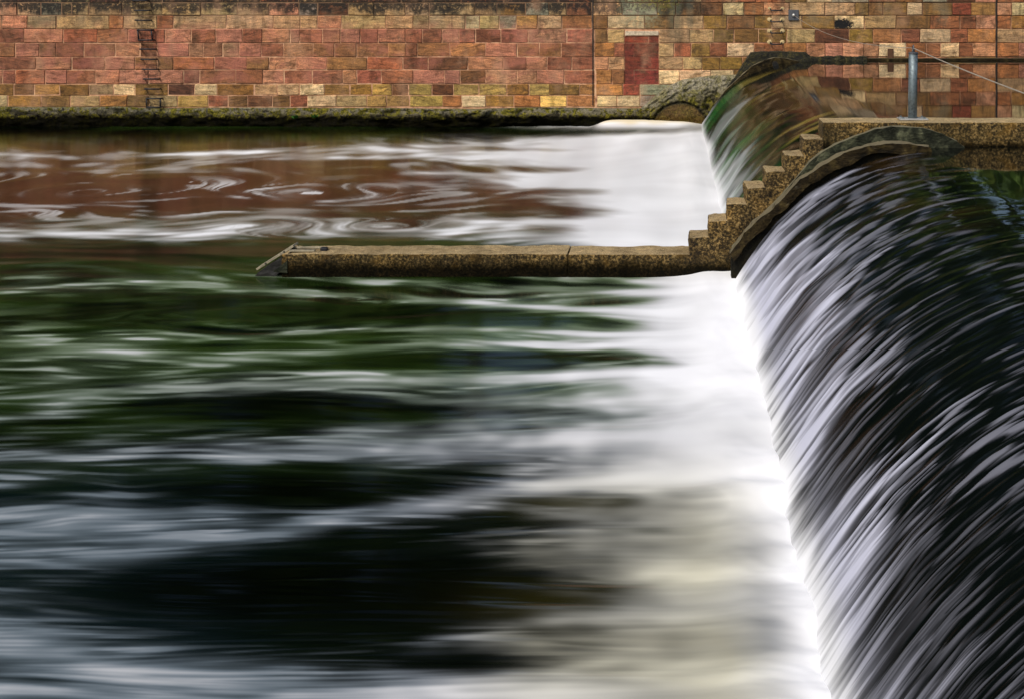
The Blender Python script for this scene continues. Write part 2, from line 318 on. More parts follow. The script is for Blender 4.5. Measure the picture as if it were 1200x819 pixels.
def build_wall():
    root = thing('river_wall', (0, YW, 0), 'long red and tan sandstone block retaining wall on the far side of the river', 'wall')
    V, Fc, colr, rnd = [], [], [], []
    def block(x0, x1, z0, z1, col, dy, g=.011):
        ch = g*1.1
        x0 += g; x1 -= g; z0 += g; z1 -= g
        yf = YW + dy; base = len(V)
        j = lambda: random.uniform(-.011, .011)
        c4 = [(x0+j(), z0+j()), (x1+j(), z0+j()), (x1+j(), z1+j()), (x0+j(), z1+j())]
        mx, mz = (x0+x1)/2, (z0+z1)/2
        for (x, z) in c4: V.append((x, YW+.12, z))
        for (x, z) in c4: V.append((x, yf+ch, z))
        for (x, z) in c4: V.append((x + ch*(1 if x < mx else -1), yf, z + ch*(1 if z < mz else -1)))
        for a in (0, 4):
            for k in range(4): Fc.append((base+a+k, base+a+(k+1) % 4, base+a+4+(k+1) % 4, base+a+4+k))
        Fc.append((base+8, base+9, base+10, base+11))
        r = random.random()
        for _ in range(12): colr.append(col); rnd.append(r)
    def vary(k, zone):
        c = np.array(K[k], float)
        if zone: c = c*.66 + np.array((158, 100, 74))*.34
        c = c * random.uniform(.86, 1.1) + np.array([random.uniform(-6, 6), random.uniform(-5, 5), random.uniform(-5, 4)])
        c = np.clip(c, 8, 245)
        return lin(*c, .98)
    choices = {0: 'tdrb', 1: 'ttgpt', 2: 'ttqtp', 3: 'rprpr', 4: 'rpbpr', 5: 'rpdpb', 6: 'rprpp', 7: 'oyotb', 8: 'tyobq'}
    for row, spec in ROWS.items():
        z1, z0 = wz(LINES[row], YW), wz(LINES[row+1], YW)
        tok = spec.split(); xs = float(tok[0]); i = 1; blocks = []
        while i < len(tok):
            if tok[i] == '|': xs += 1.6; i += 1; continue
            k, xe = tok[i], float(tok[i+1]); blocks.append((xs, xe, k)); xs = xe; i += 2
        xl = blocks[0][0]
        while xl > -1300:
            w = random.uniform(20, 48); blocks.append((xl-w, xl, random.choice(choices[row]))); xl -= w
        xr = max(b[1] for b in blocks)
        while xr < 1750:
            w = random.uniform(22, 50); blocks.append((xr, xr+w, random.choice('trbqopc'))); xr += w
        for a, b, k in blocks:
            door = (k == 'R' and 731 <= a and b <= 773)
            if abs(b-1168) < 1: b -= 1.0
            if door:
                m = (a+b)/2 + (8 if row % 2 else -9)
                zt = z1 if row != 3 else wz(42.5, YW)
                block(wx(a, YW), wx(m, YW), z0, zt, vary('D', 0), .004, .0025); block(wx(m, YW), wx(b, YW), z0, zt, vary('D', 0), .004, .0025)
                continue
            block(wx(a, YW), wx(b, YW), z0, z1, vary(k, row in (3, 4, 5, 6) and a < 690), random.uniform(-.02, .01) + (0 if a < 694 else -.015))
    # dark coping above the frame
    x = wx(-1300, YW)
    while x < wx(1750, YW):
        w = random.uniform(.9, 1.6); block(x, x+w, wz(-12.5, YW), wz(-12.5, YW)+.26, lin(92, 86, 72, .8), -.06); x += w
    me = bpy.data.meshes.new('masonry'); me.from_pydata(V, [], Fc)
    a = me.attributes.new('col', 'FLOAT_COLOR', 'POINT'); a.data.foreach_set('color', np.array(colr, np.float32).reshape(-1))
    b = me.attributes.new('rnd', 'FLOAT', 'POINT'); b.data.foreach_set('value', np.array(rnd, np.float32))
    me.materials.append(M['stone']); me.transform(__import__('mathutils').Matrix.Translation((0, -YW, 0)))
    link(bpy.data.objects.new('masonry', me), root)
    bm = bmesh.new(); add_box(bm, wx(-1300, YW), wx(1750, YW), YW+.014, YW+.9, -.6, 4.05); obj('mortar_backing', bm, M['mortar'], root)
    bm = bmesh.new(); add_box(bm, wx(732.6, YW), wx(771.6, YW), YW-.035, YW+.1, wz(42, YW), wz(37, YW), .012, .006); obj('lintel', bm, M['lintel'], root)
    # mossy plinth standing in the lower river
    I, J = 1500, 46
    xs = np.linspace(wx(-1300, YW), wx(868, YW), I); zs = np.linspace(0, 1, J)
    n1_ = gnoise(J, I, 3, 4)*.028 + gnoise(J, I, 7, 12)*.03 + gnoise(J, I, 1.3, 1.6)*.012
    topz = wz(126.3, YW) + gnoise(1, I, 1, 30)[0]*.012
    P = np.zeros((J, I, 3)); P[..., 0] = xs[None]
    P[..., 2] = -.3 + (topz+.3)[None]*np.minimum(zs/.9, 1)[:, None]
    prof = np.where(zs < .9, .16 + .06*np.sin(zs*3), .16*(1-(zs-.9)/.1))
    mid = np.exp(-((xs-wx(585, YW))/2.3)**2)
    P[..., 1] = YW - prof[:, None] - (n1_*(1+1.2*mid)[None])*np.where(zs < .93, 1, .2)[:, None]
    P[..., 2] += n1_*.25*(zs < .97)[:, None]
    P[-1, :, 1] = YW + .06
    colm = np.empty((J, I, 3)); colm[:] = lin(126, 116, 92, .8)[:3]
    grey = sstep(.62, .85, zs)[:, None]*np.ones((1, I))
    colm = colm*(1-grey[..., None]*.5) + np.array(lin(150, 146, 124, .8)[:3])*grey[..., None]*.5
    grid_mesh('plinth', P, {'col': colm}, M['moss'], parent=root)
    # mossy hump over the old culvert mouth, with its arch filled in
    I, J = 150, 90
    px = np.linspace(742, 872, I); tt = np.linspace(0, 1, J)
    top = np.interp(px, [742, 752, 766, 782, 800, 830, 872], [134, 126, 114, 101, 93, 89, 87])
    PX = px[None]*np.ones((J, 1)); PYY = 152 + (top[None]-152)*tt[:, None]
    nz = gnoise(J, I, 1.6, 1.6)*.024 + gnoise(J, I, 5, 5)*.05
    out = .48*np.sqrt(np.clip(1-tt**1.7, 0, 1))[:, None]*sstep(742, 776, px)[None] + .05 + nz
    e = ((PX-797+gnoise(J, I, 8, 8)*1.0)/33)**2 + ((PYY-148+gnoise(J, I, 8, 8)*.8)/28.0)**2
    line = np.exp(-((np.sqrt(e)-1)/.07)**2)*(PYY < 140)
    inside = sstep(1.0, .9, np.sqrt(e))
    out = out - .12*line*np.clip(.7+.5*gnoise(J, I, 4, 4), 0, 1.3); out = out*(1-inside) + (.42 + nz*.3)*inside - .02*inside
    P = np.stack([(PX-VX)*YW/F, YW-out, H-(PYY-VY)*YW/F], -1); P[-1, :, 1] = YW+.05
    base = np.empty((J, I, 3)); base[:] = lin(98, 90, 58, .8)[:3]
    ltop = (sstep(.5, .95, tt)[:, None]*np.ones((1, I)))[..., None]
    base = base*(1-ltop) + np.array(lin(172, 164, 142, .8)[:3])*ltop
    base = base*(1-inside[..., None]) + np.array(lin(112, 88, 52, .8)[:3])*inside[..., None]
    base = base*(1-.95*np.clip(line, 0, 1)[..., None])
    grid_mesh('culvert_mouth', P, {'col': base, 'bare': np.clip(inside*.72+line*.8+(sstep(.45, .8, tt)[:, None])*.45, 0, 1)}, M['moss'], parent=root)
    # concrete strip where the weir meets the wall
    Yc = 40.55
    tp = [(842, 118), (852, 102), (864, 88), (872, 74), (880, 63), (890, 61.5), (905, 61), (925, 61.3), (944, 62), (950, 66.5), (957, 71)]
    pts = [(wx(x, Yc), wz(y, Yc)) for x, y in tp] + [(wx(957, Yc), 1.6), (wx(905, Yc), 1.4), (wx(842, Yc), .6)]
    bm = bmesh.new(); add_prism(bm, pts, 40.5, YW+.05); roughen(bm, .12, .025, 4.0); obj('weir_abutment', bm, M['moss_dark'], root)
    tp = [(836, 124), (850, 106), (864, 93), (880, 78.5), (895, 71), (908, 67.5), (922, 69), (936, 72)]
    pts = [(wx(x, 40.4), wz(y, 40.4)) for x, y in tp] + [(wx(936, 40.4), 1.6), (wx(900, 40.4), 1.4), (wx(836, 40.4), .6)]
    bm = bmesh.new(); add_prism(bm, pts, 40.3, 40.52); roughen(bm, .1, .02, 5.0); obj('abutment_ledge', bm, M['ledge'], root)
    # mossy stones and a thin ledge along the upper waterline
    bm = bmesh.new(); add_box(bm, wx(945, YW), wx(1016, YW), YW-.14, YW+.05, 1.75, wz(66.5, YW)); roughen(bm, .07, .05, 7.0); obj('mossy_ledge', bm, M['moss_dark'], root)
    bm = bmesh.new(); add_box(bm, wx(1014, YW), wx(1750, YW), YW-.07, YW+.05, 1.7, wz(68.6, YW), .01); roughen(bm, .2, .012, 5.0); obj('waterline_ledge', bm, M['ledge'], root)
    bm = bmesh.new(); add_box(bm, wx(1040, YW), wx(1047, YW), YW-.04, YW+.02, 1.8, wz(57.5, YW), .008); obj('slot_shade_strip', bm, M['slot'], root)  # flat strip with the darkness of a recessed slot painted on
    # open expansion joints
    bm = bmesh.new(); add_box(bm, wx(1167.2, YW), wx(1168.6, YW), YW-.03, YW+.05, 1.8, 3.9); obj('joint_strip', bm, M['black'], root)
    bm = bmesh.new(); add_box(bm, wx(694.2, YW), wx(695.4, YW), YW-.026, YW+.05, .6, 3.9, 0, .004); obj('joint_strip', bm, M['black'], root)
    # black outfall pipe beside the crest
    bm = bmesh.new(); add_tube(bm, [(wx(908, 40.4), 40.35, wz(75, 40.4)), (wx(908, 40.4), 40.1, wz(76, 40.4))], .085, 14); obj('outfall_pipe', bm, M['black'], root)
    return root
def mat_mossdark():
    t = NT('dark_moss'); P = t.pos(); a = t.noise(P, 7, 6, .7, .5); b = t.noise(P, 24, 4, .7)
    c = t.ramp(a, [(.32, lin(12, 12, 7)), (.5, lin(44, 42, 24)), (.64, lin(86, 78, 34)), (.8, lin(120, 108, 60))])
    c = t.mix(1, c, t.ramp(b, [(.3, (.3, .3, .3)), (.55, (1, 1, 1)), (.75, (1.5, 1.5, 1.4))]), 'MULTIPLY')
    return t.done(t.bsdf(Base_Color=c, Roughness=.85, Normal=t.bump(t.math('ADD', a, b), 1, .05)))
M['moss_dark'] = mat_mossdark()
wall = build_wall()

# ------------------------------------------------------------------ ladders, plate, cable, post
def rung_bm(cx, z, w, out=.15, drop=0.0, r=.017):
    bm = bmesh.new(); x0, x1 = cx-w/2, cx+w/2
    add_tube(bm, [(x0, YW+.03, z), (x0, YW-out+.03, z-drop*.7), (x0+.02, YW-out, z-drop), (x1-.02, YW-out, z-drop), (x1, YW-out+.03, z-drop*.7), (x1, YW+.03, z)], r, 8)
    return bm
lad = thing('iron_ladder', (wx(175, YW), YW, .5), 'tall run of black iron rungs let into the wall at the left of the photo', 'ladder')
L1 = [(166, 1), (168.3, 12.6), (169, 24), (171.3, 35.5), (172.5, 47.2), (174.4, 57.8), (175.7, 69.7), (177, 81.4), (178.7, 92.7), (180, 104.4), (181.7, 115.5), (182, 125.6)]
for i, (x, y) in enumerate(L1): obj('rung', rung_bm(wx(x, YW), wz(y, YW), .44, r=.022), M['iron'], lad, True)
for a, b in ((3, 4), (10, 11)):
    for s in (-.2, .2):
        bm = bmesh.new(); p, q = L1[a], L1[b]
        add_tube(bm, [(wx(p[0], YW)+s, YW-.13, wz(p[1], YW)), (wx(q[0], YW)+s, YW-.13, wz(q[1], YW))], .024, 8); obj('side_bar', bm, M['iron'], lad, True)
lad2 = thing('iron_ladder', (wx(909.5, YW), YW, 2), 'short run of four black staple rungs with pale mortar patches above the weir crest', 'ladder')
for y in (-3, 10.2, 23.4, 36.6, 49.6):
    x = 909.3
    r = obj('rung', rung_bm(wx(x, YW), wz(y, YW), .33, .16, .06, .02), M['iron'], lad2, True)
    for s in (-7.5, 7.5):
        bm = bmesh.new(); bmesh.ops.create_icosphere(bm, subdivisions=2, radius=1)
        for v in bm.verts: v.co = Vector((wx(x+s, YW)+v.co.x*.075, YW-.01+v.co.y*.03, wz(y, YW)+v.co.z*.065)) + Vector((random.uniform(-.01, .01), 0, random.uniform(-.01, .01)))
        obj('mortar_patch', bm, M['patch'], lad2)
plate = thing('anchor_plate', (wx(929.8, YW), YW, wz(18, YW)), 'square grey steel plate with a bright bolt fixed to the far wall', 'plate')
bm = bmesh.new(); add_box(bm, wx(923.8, YW), wx(935.8, YW), YW-.06, YW-.02, wz(24.3, YW), wz(11.9, YW), .008); obj('backing_plate', bm, M['darkst'], plate)
bm = bmesh.new(); bmesh.ops.create_uvsphere(bm, u_segments=14, v_segments=8, radius=.05)
for v in bm.verts: v.co = v.co + Vector((wx(929.8, YW), YW-.08, wz(18.2, YW)))
obj('bolt_head', bm, M['pale'], plate, True)

PX0, PYM = 3.72, 20.92
post = thing('steel_post', (PX0, PYM, 2.295), 'grey galvanised steel post on a bolted base plate on top of the stone divider', 'post')
bm = bmesh.new(); add_tube(bm, [(PX0, PYM, 2.31), (PX0+.004, PYM, 2.8), (PX0+.012, PYM, 3.29)], .067, 24); obj('shaft', bm, M['steel'], post, True).data.polygons.foreach_get
bm = bmesh.new(); add_tube(bm, [(PX0+.012, PYM, 3.285), (PX0+.012, PYM, 3.3), (PX0+.012, PYM, 3.31)], [.074, .074, .055], 24); obj('cap', bm, M['darkst'], post)
bm = bmesh.new(); add_box(bm, PX0-.215, PX0+.215, PYM-.14, PYM+.14, 2.297, 2.318, .004); obj('base_plate', bm, M['pale'], post)
for sx in (-.16, .16):
    for sy in (-.1, .1):
        bm = bmesh.new(); add_tube(bm, [(PX0+sx, PYM+sy, 2.317), (PX0+sx, PYM+sy, 2.34)], .017, 6); obj('bolt', bm, M['steel'], post)
bm = bmesh.new(); add_tube(bm, [(PX0+.012, PYM, 3.3), (PX0+.012, PYM, 3.35)], .022, 10)
ring = [(PX0+.012, PYM+.04*math.cos(a), 3.37+.04*math.sin(a)) for a in np.linspace(0, 2*math.pi, 16)]
add_tube(bm, ring, .011, 6, False); obj('eye_bolt', bm, M['darkst'], post, True)
cb = bmesh.new()
def sag(A, B, s, n=40):
    A, B = Vector(A), Vector(B)
    return [A.lerp(B, k/n) - Vector((0, 0, s*4*(k/n)*(1-k/n))) for k in range(n+1)]
add_tube(cb, sag((wx(929.8, YW), YW-.1, wz(18, YW)), (PX0+.012, PYM+.04, 3.37), .22), .005, 6)
cable = bmesh.new(); add_tube(cable, sag((PX0+.012, PYM-.04, 3.37), (PX0, 2.0, 3.36), .13, 60), .0075, 6)
o = obj('wire_cable', cb, M['cable']); tag(o, 'thin wire cable from the plate on the far wall to the steel post', 'cable')
o = obj('wire_cable', cable, M['cable']); tag(o, 'pale wire cable running from the post top down out at the right', 'cable')

# ------------------------------------------------------------------ stone divider with steps
div = thing('stone_divider', (0, PY0, 0), 'lichen covered concrete divider with steps up to a platform in mid river', 'divider wall')
SX, SR, SZ, SH = .35, .283, .34, .2435
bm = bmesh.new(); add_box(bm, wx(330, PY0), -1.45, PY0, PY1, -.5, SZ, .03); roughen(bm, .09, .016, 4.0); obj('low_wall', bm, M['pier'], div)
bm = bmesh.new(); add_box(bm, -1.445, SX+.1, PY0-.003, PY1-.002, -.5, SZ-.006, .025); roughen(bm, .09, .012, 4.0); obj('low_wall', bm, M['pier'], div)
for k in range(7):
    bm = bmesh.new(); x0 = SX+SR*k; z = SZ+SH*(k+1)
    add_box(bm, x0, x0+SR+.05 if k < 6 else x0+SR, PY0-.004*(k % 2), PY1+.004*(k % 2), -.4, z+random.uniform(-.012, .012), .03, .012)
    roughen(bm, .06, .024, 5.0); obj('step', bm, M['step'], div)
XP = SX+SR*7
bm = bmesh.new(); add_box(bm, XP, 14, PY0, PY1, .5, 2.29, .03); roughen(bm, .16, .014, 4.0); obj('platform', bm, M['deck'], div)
def slab(name, tp, Yf, Yb, mat, am):
    pts = [(wx(x, Yf), wz(y, Yf)) for x, y in tp]
    bm = bmesh.new(); add_prism(bm, pts + [(pts[-1][0], 1.3), (pts[-1][0]-.8, 1.0), (pts[0][0]+.6, -.4), (pts[0][0], -.4)], Yf, Yb)
    roughen(bm, .09, am, 5.0); return obj(name, bm, mat, div)
slab('curved_apron', [(858, 291), (880, 266), (901.5, 244), (916.6, 229), (934, 209.5), (949, 190.5), (963, 178.5), (979, 170.5), (1002, 160.5), (1025, 152.5),
      (1044, 149), (1060, 148.6), (1082, 150.5), (1104, 157), (1122, 166), (1130, 173)], 20.42, PY0+.02, M['apron'], .02)
LEDGE = [(856, 297), (872, 273), (890, 257), (905, 245), (921, 229), (937, 210), (946, 207), (965, 193.5), (988, 180), (1016, 171.5), (1037, 168), (1062, 168.5), (1090, 172.5)]
slab('apron_base', [(x+1, y+5) for x, y in LEDGE], 20.2, 20.36, M['blackbase'], .014)  # near-black slab below the ledge
top_ = [(wx(x, 20.16), wz(y, 20.16)) for x, y in LEDGE]
bm = bmesh.new(); add_prism(bm, top_ + [(x+.05, z-.11-.03*(k % 3)) for k, (x, z) in reversed(list(enumerate(top_)))], 20.12, 20.37); roughen(bm, .07, .03, 5.0)
obj('apron_ledge', bm, M['ledge'], div)
# sloping nose with pale edge boards at the downstream end
xn, xt = wx(338, PY0), wx(296, PY0)
bm = bmesh.new(); add_prism(bm, [(xt, -.02), (xt+.06, .05), (xn+.01, SZ+.02), (xn+.01, SZ-.12), (xt+.28, -.05)], PY0+.05, PY1-.1); roughen(bm, .1, .012, 5.0)
nose = obj('nose_board', bm, M['black'], div)
n_ = 4
for k in range(n_):
    a, b = k/n_+.012, (k+1)/n_-.012
    A = Vector((xt+.0, 0, .05)); B = Vector((xn+.02, 0, SZ+.06))
    p, q = A.lerp(B, a), A.lerp(B, b); nn = Vector((-(B-A).z, 0, (B-A).x)).normalized()*.03
    bm = bmesh.new(); add_prism(bm, [(p.x, p.z), (q.x, q.z), (q.x+nn.x, q.z+nn.z), (p.x+nn.x, p.z+nn.z)], PY0+.2+.04*(k % 2), PY0+.52)
    obj('edge_strip', bm, M['timber'], nose)
for y0, l in ((.1, .36), (.34, .46)):
    bm = bmesh.new(); add_box(bm, xn-.02, xn+l, PY0+y0, PY0+y0+.06, SZ+.01, SZ+.034, .004); obj('edge_strip', bm, M['timber'], nose)
bm = bmesh.new(); add_prism(bm, [(xn-.22, .08), (xn-.01, .06), (xn-.01, .25)], PY0-.03, PY0+.01); obj('brace', bm, M['apron'], nose)
bm = bmesh.new(); add_box(bm, wx(371, PY0), wx(379, PY0), PY0+.2, PY0+.3, SZ-.01, SZ+.05, .015); obj('mooring_stub', bm, M['iron'], div)

# ------------------------------------------------------------------ river water
GY = np.array(lin(206, 214, 226)[:3]); WH = np.array((.86, .87, .89)); CR = np.array(lin(226, 222, 196)[:3]); TAN = np.array(lin(222, 206, 166)[:3])
def bilin(A, y, x):
    J, I = A.shape
    y = np.clip(y, 0, J-1.001); x = np.clip(x, 0, I-1.001)
    j = y.astype(np.int32); i = x.astype(np.int32); fy = y-j; fx = x-i
    A = A.reshape(-1); k = j*I+i
    return (A[k]*(1-fx)+A[k+1]*fx)*(1-fy) + (A[k+I]*(1-fx)+A[k+I+1]*fx)*fy
def lower_river():
    ys = np.concatenate([np.arange(147.4, 830, 1.25), np.arange(830, 1500, 6)])
    Y = F*H/(ys+31.0); J = len(Y)
    X = np.arange(-21.5, 1.30, .0225); I = len(X)
    GX, GYY = np.meshgrid(X, Y)
    px = VX + F*GX/GYY; py = np.repeat(ys[:, None], I, 1)
    # flow field (columns per step, rows per step)
    u = -np.ones((J, I)); w = gnoise(J, I, 14, 60)*.06 + gnoise(J, I, 5, 20)*.075
    for (cx, cy, rx, ry, s) in [(90, 228, 100, 13, 1.35), (185, 224, 34, 9, 1.2), (255, 238, 50, 9, -1.0), (370, 228, 70, 11, 1.15), (430, 220, 40, 9, -1.3), (60, 245, 50, 7, -1.0), (300, 230, 60, 9, .8),
                                (455, 268, 60, 8, .9), (320, 262, 60, 8, -.9), (150, 580, 50, 20, 1.2), (90, 600, 60, 16, -.8), (60, 480, 90, 16, .5), (250, 365, 120, 10, -.6), (420, 360, 60, 8, .8)]:
        dx, dy = (px-cx)/rx, (py-cy)/ry; g = s*np.exp(-(dx*dx+dy*dy)*.8)
        u += -dy*g*rx/ry*.55; w += dx*g*.42
    # slight fall of the bands towards the lower left in the foreground
    w += np.interp(py, [300, 450, 560, 620, 700, 760, 830], [0, .01, .04, .05, .0, -.05, -.05])*sstep(760, 500, px)
    nA = gnoise(J, I, 1.0, 2.0) + .9*gnoise(J, I, 2.6, 7) + .8*gnoise(J, I, 6, 18)
    nB = gnoise(J, I, .8, 1.2)+.5*gnoise(J, I, 1.6, 3); acc = nA.copy(); acB = nB.copy(); acS = nB.copy(); nM = gnoise(J, I, 2.2, 5)+.7*gnoise(J, I, 4.5, 10); acM = nM.copy(); jj, ii = np.mgrid[0:J, 0:I].astype(np.float32)
    for sg in (1, -1):
        y, x = jj.copy(), ii.copy()
        for k in range(42):
            a = np.clip(np.rint(y), 0, J-1).astype(np.int32); b = np.clip(np.rint(x), 0, I-1).astype(np.int32)
            uu, ww = u[a, b], w[a, b]; m = np.sqrt(uu*uu+ww*ww)+.05
            x = x + sg*1.5*uu/m; y = y + sg*1.5*ww/m
            acc += bilin(nA, y, x)*(1-k/46); q_ = bilin(nB, y, x); acB += q_*(1-k/46); acS += q_*max(0, 1-k/13)
            if k < 16: acM += bilin(nM, y, x)*(1-k/16)
    L = acc/acc.std(); LF = acB/acB.std(); LS = acS/acS.std(); LM = acM/acM.std()
    fine = gnoise(J, I, 1.0, 9)
    wob = gnoise(J, I, 10, 50)*2.2 + gnoise(J, I, 30, 120)*3.5
    pyw = py + wob*np.interp(py, [148, 300, 800], [.35, .7, 2.2])
    # display value of the white cover near the foot of the weir
    yy = [146, 160, 178, 200, 230, 262, 290, 312, 330, 345, 380, 400, 418, 440, 470, 500, 530, 565, 600, 640, 690, 740, 780, 819, 900]
    xw = [690, 690, 650, 640, 690, 690, 700, 800, 770, 735, 740, 740, 775, 770, 800, 800, 770, 770, 825, 800, 800, 800, 790, 790, 800]
    xf = [470, 380, 330, 420, 520, 540, 540, 560, 430, 520, 500, 490, 640, 560, 500, 560, 500, 540, 580, 500, 450, 470, 420, 240, 150]
    rough_ = (gnoise(J, I, 9, 14)*22+gnoise(J, I, 22, 40)*22)*np.interp(py, [148, 330, 430, 520], [.3, .2, .35, 1])
    sh_ = np.interp(py, [312, 345, 430, 520, 600], [0, 85, 80, 45, 0])
    A0 = np.interp(pyw, yy, xf)+sh_+rough_; A1 = np.interp(pyw, yy, xw)+sh_*.45+rough_
    t = np.clip((px-A0)/(A1-A0), 0, 1.4)
    v = np.where(t < 1, (.92*t**np.interp(py, [0, 312, 500, 640, 820], [1.45, 1.5, 1.35, 1.0, .95])), .92+.13*np.clip((t-1)/.4, 0, 1))
    v = np.clip(v, 0, 1.04)
    bands = [([350, 600, 800], [326, 329, 333], [.1, .35, .8], 4), ([0, 200, 450, 600, 800], [336, 336, 345, 349, 352], [.28, .3, .38, .7, .95], 5.5),
             ([0, 150, 300, 400, 600, 800], [384, 386, 390, 385, 379, 378], [.1, .16, .26, .36, .62, .95], 5), ([0, 120, 250, 400, 600, 800], [392, 402, 412, 403, 397, 393], [.36, .38, .3, .34, .74, 1.], 6.5),
             ([0, 180, 300, 450, 600, 800], [462, 450, 443, 440, 437, 430], [.12, .22, .4, .52, .66, .95], 8.5), ([350, 500, 640, 750], [462, 470, 472, 466], [.05, .34, .42, .5], 18),
             ([0, 60, 200, 400, 600, 750], [534, 530, 525, 527, 527, 518], [.2, .3, .42, .47, .6, .85], 12), ([0, 100, 300, 480, 600, 760], [646, 640, 625, 595, 575, 562], [.26, .32, .38, .52, .72, .95], 14),
             ([-300, 0, 100, 250, 400, 600], [740, 748, 764, 784, 797, 806], [.4, .5, .52, .48, .5, .6], 26), ([0, 40, 90, 135, 165], [594, 588, 580, 574, 577], [.26, .34, .36, .34, .12], 7),
             ([0, 60, 160, 260, 330], [608, 606, 604, 600, 606], [.3, .3, .38, .3, .1], 13), ([-200, 0, 80, 160], [800, 800, 800, 806], [.4, .42, .42, .3], 14),
             ([-100, 0, 60, 110], [490, 486, 484, 484], [.25, .3, .3, .12], 8), ([300, 420, 560, 700], [494, 510, 506, 498], [.02, .3, .4, .5], 12),
             # beyond the divider
             ([0, 300, 600, 720], [182, 179, 176, 172], [.5, .55, .6, .8], 4.5), ([0, 200, 420, 650], [192, 191, 186, 184], [.38, .38, .5, .8], 3.5), ([0, 200, 400, 640], [201, 201, 206, 202], [.33, .36, .42, .7], 4),
             ([0, 100, 160, 230, 330, 420, 560], [263, 260, 259, 258, 251, 240, 236], [.48, .52, .6, .6, .5, .5, .2], 7), ([0, 150, 300, 430, 560, 690], [273, 271, 266, 264, 262, 260], [.5, .52, .5, .6, .62, .8], 6),
             ([300, 380, 440, 540, 640], [272, 274, 272, 272, 276], [.3, .6, .66, .6, .7], 7), ([330, 420, 520, 620], [228, 219, 214, 214], [.35, .5, .45, .6], 8), ([130, 150, 162, 148], [225, 219, 222, 228], [.2, .7, .7, .2], 3)]
    haze_ = .34*np.exp(-(((px-40)/190)**2+((pyw-600)/55)**2)) + .3*np.exp(-(((px-20)/200)**2+((pyw-700)/40)**2)) + .3*np.exp(-(((px-60)/330)**2+((pyw-800)/40)**2)) + .22*np.exp(-(((px-100)/300)**2+((pyw-430)/40)**2)) + .3*np.exp(-(((px-600)/140)**2+((pyw-480)/40)**2))
    v = 1-(1-v)*(1-haze_)
    for (bx, by, bi, th) in bands:
        o = np.argsort(bx); bx, by, bi = np.array(bx)[o], np.array(by)[o], np.array(bi)[o]
        if bx[-1] < 560: bx = np.append(bx, [bx[-1]+90]); by = np.append(by, by[-1]+2); bi = np.append(bi, 0)
        yc = np.interp(px, bx, by); it = np.interp(px, bx, bi, left=bi[0], right=bi[-1] if bx[-1] > 560 else 0)
        e = it*np.exp(-((pyw-yc)/th)**2)
        v = 1-(1-np.clip(v, 0, 1))*(1-e) + np.clip(v-1, 0, 1)
    dark = np.ones((J, I))
    for (cx, cy, rx, ry, s) in [(500, 364, 170, 9, .9), (520, 416, 150, 9, .95), (250, 364, 200, 12, .5), (360, 482, 200, 20, .97), (620, 477, 70, 6, .35), (340, 570, 180, 22, .97), (340, 690, 300, 40, 1.0), (540, 762, 110, 8, .7),
                                (500, 690, 90, 34, .8), (670, 592, 80, 7, .28), (650, 616, 70, 7, .2), (640, 702, 90, 12, .35), (660, 738, 60, 7, .3), (540, 240, 130, 9, .15), (490, 263, 60, 5, .3), (560, 199, 110, 4, .5), (420, 212, 120, 5, .6),
                                (250, 208, 260, 4, .45), (100, 226, 140, 14, .5), (210, 235, 90, 10, .35), (120, 292, 200, 7, .8), (250, 300, 240, 9, .6), (300, 154, 500, 6, 1.0), (560, 176, 90, 3, .3), (620, 250, 110, 6, .35), (640, 225, 80, 4, .25)]:  # the long strip at the wall foot paints in a reflected shadow
        dx, dy = (px-cx)/rx, (pyw-cy)/ry
        kk = 1-s*np.exp(-(dx*dx+dy*dy)**1.5); v = v*kk; dark = dark*kk
    inten = np.interp(py, [148, 165, 200, 260, 285, 330, 500, 819], [.5, 1.3, 1.7, 1.7, 1.1, 1.0, 1.0, 1.1])
    mid = np.clip(4*v*(1-np.clip(v, 0, 1)), 0, 1)
    soft = np.maximum(sstep(380, 480, px)*sstep(330, 480, py), .6*sstep(540, 640, py)); sv = sstep(520, 660, px)*sstep(520, 600, py)
    v = v*(1+.16*np.clip(LS, -1.6, 1.8)*sstep(.8, .4, v)*(1-.85*soft)) + (.035*L*(1-.8*soft) + .055*LM*(1-.45*soft) + .045*LF*(1-.85*soft) + .045*LS*(1-.75*soft))*mid*inten + (.05*gnoise(J, I, 7, 9) + .05*gnoise(J, I, 15, 14) + .045*gnoise(J, I, 3, 4))*mid*soft + .02*fine*mid
    # swirling scum in the slack water behind the far bay
    sw = np.exp(-(((px-230)/330)**2)**2)*np.exp(-(((py-233)/30)**2)**2)
    scum = sstep(-.05, 1.5, LF*.85+LS*.25+gnoise(J, I, 7, 18)*.45)*sw
    v = np.maximum(v*(1-.35*sw), scum*.85)
    v = v + (sstep(.0, 2.0, LM)*.16+sstep(-.2, 2.0, LS)*.37)*np.interp(py, [148, 170, 320, 560, 819], [.2, .6, 1, .8, .7])*sstep(-.4, .3, v+.25*0) * sstep(.6, .3, v)*dark
    v = np.clip(v, 0, 1.05)*(.25+.75*dark)
    v = np.where(py < 312, np.minimum(v, .93+.02*L), v)
    fold = gnoise(J, I, 6, 9)*.5 + gnoise(J, I, 14, 24)*.7 + gnoise(J, I, 3, 5)*.2
    v = v - (.05+.045*fold)*sstep(.6, .95, v)*np.interp(py, [150, 330, 380, 560, 700], [.8, .5, .5, .9, 1.1])
    creamy = sstep(500, 640, px)*sstep(560, 660, py)*sstep(945, 885, px-(py-700)*.12)
    v = v*(1-creamy*(.17+.05*gnoise(J, I, 6, 14)+.05*gnoise(J, I, 14, 30)))
    left = sstep(120, 0, 0*px)  # constant
    foam = np.clip(v, 0, 1)**2.15
    d = TOE-GX
    tw = (n1(J, 5)*.012+n1(J, 16)*.016)[:, None]*np.ones((1, I))
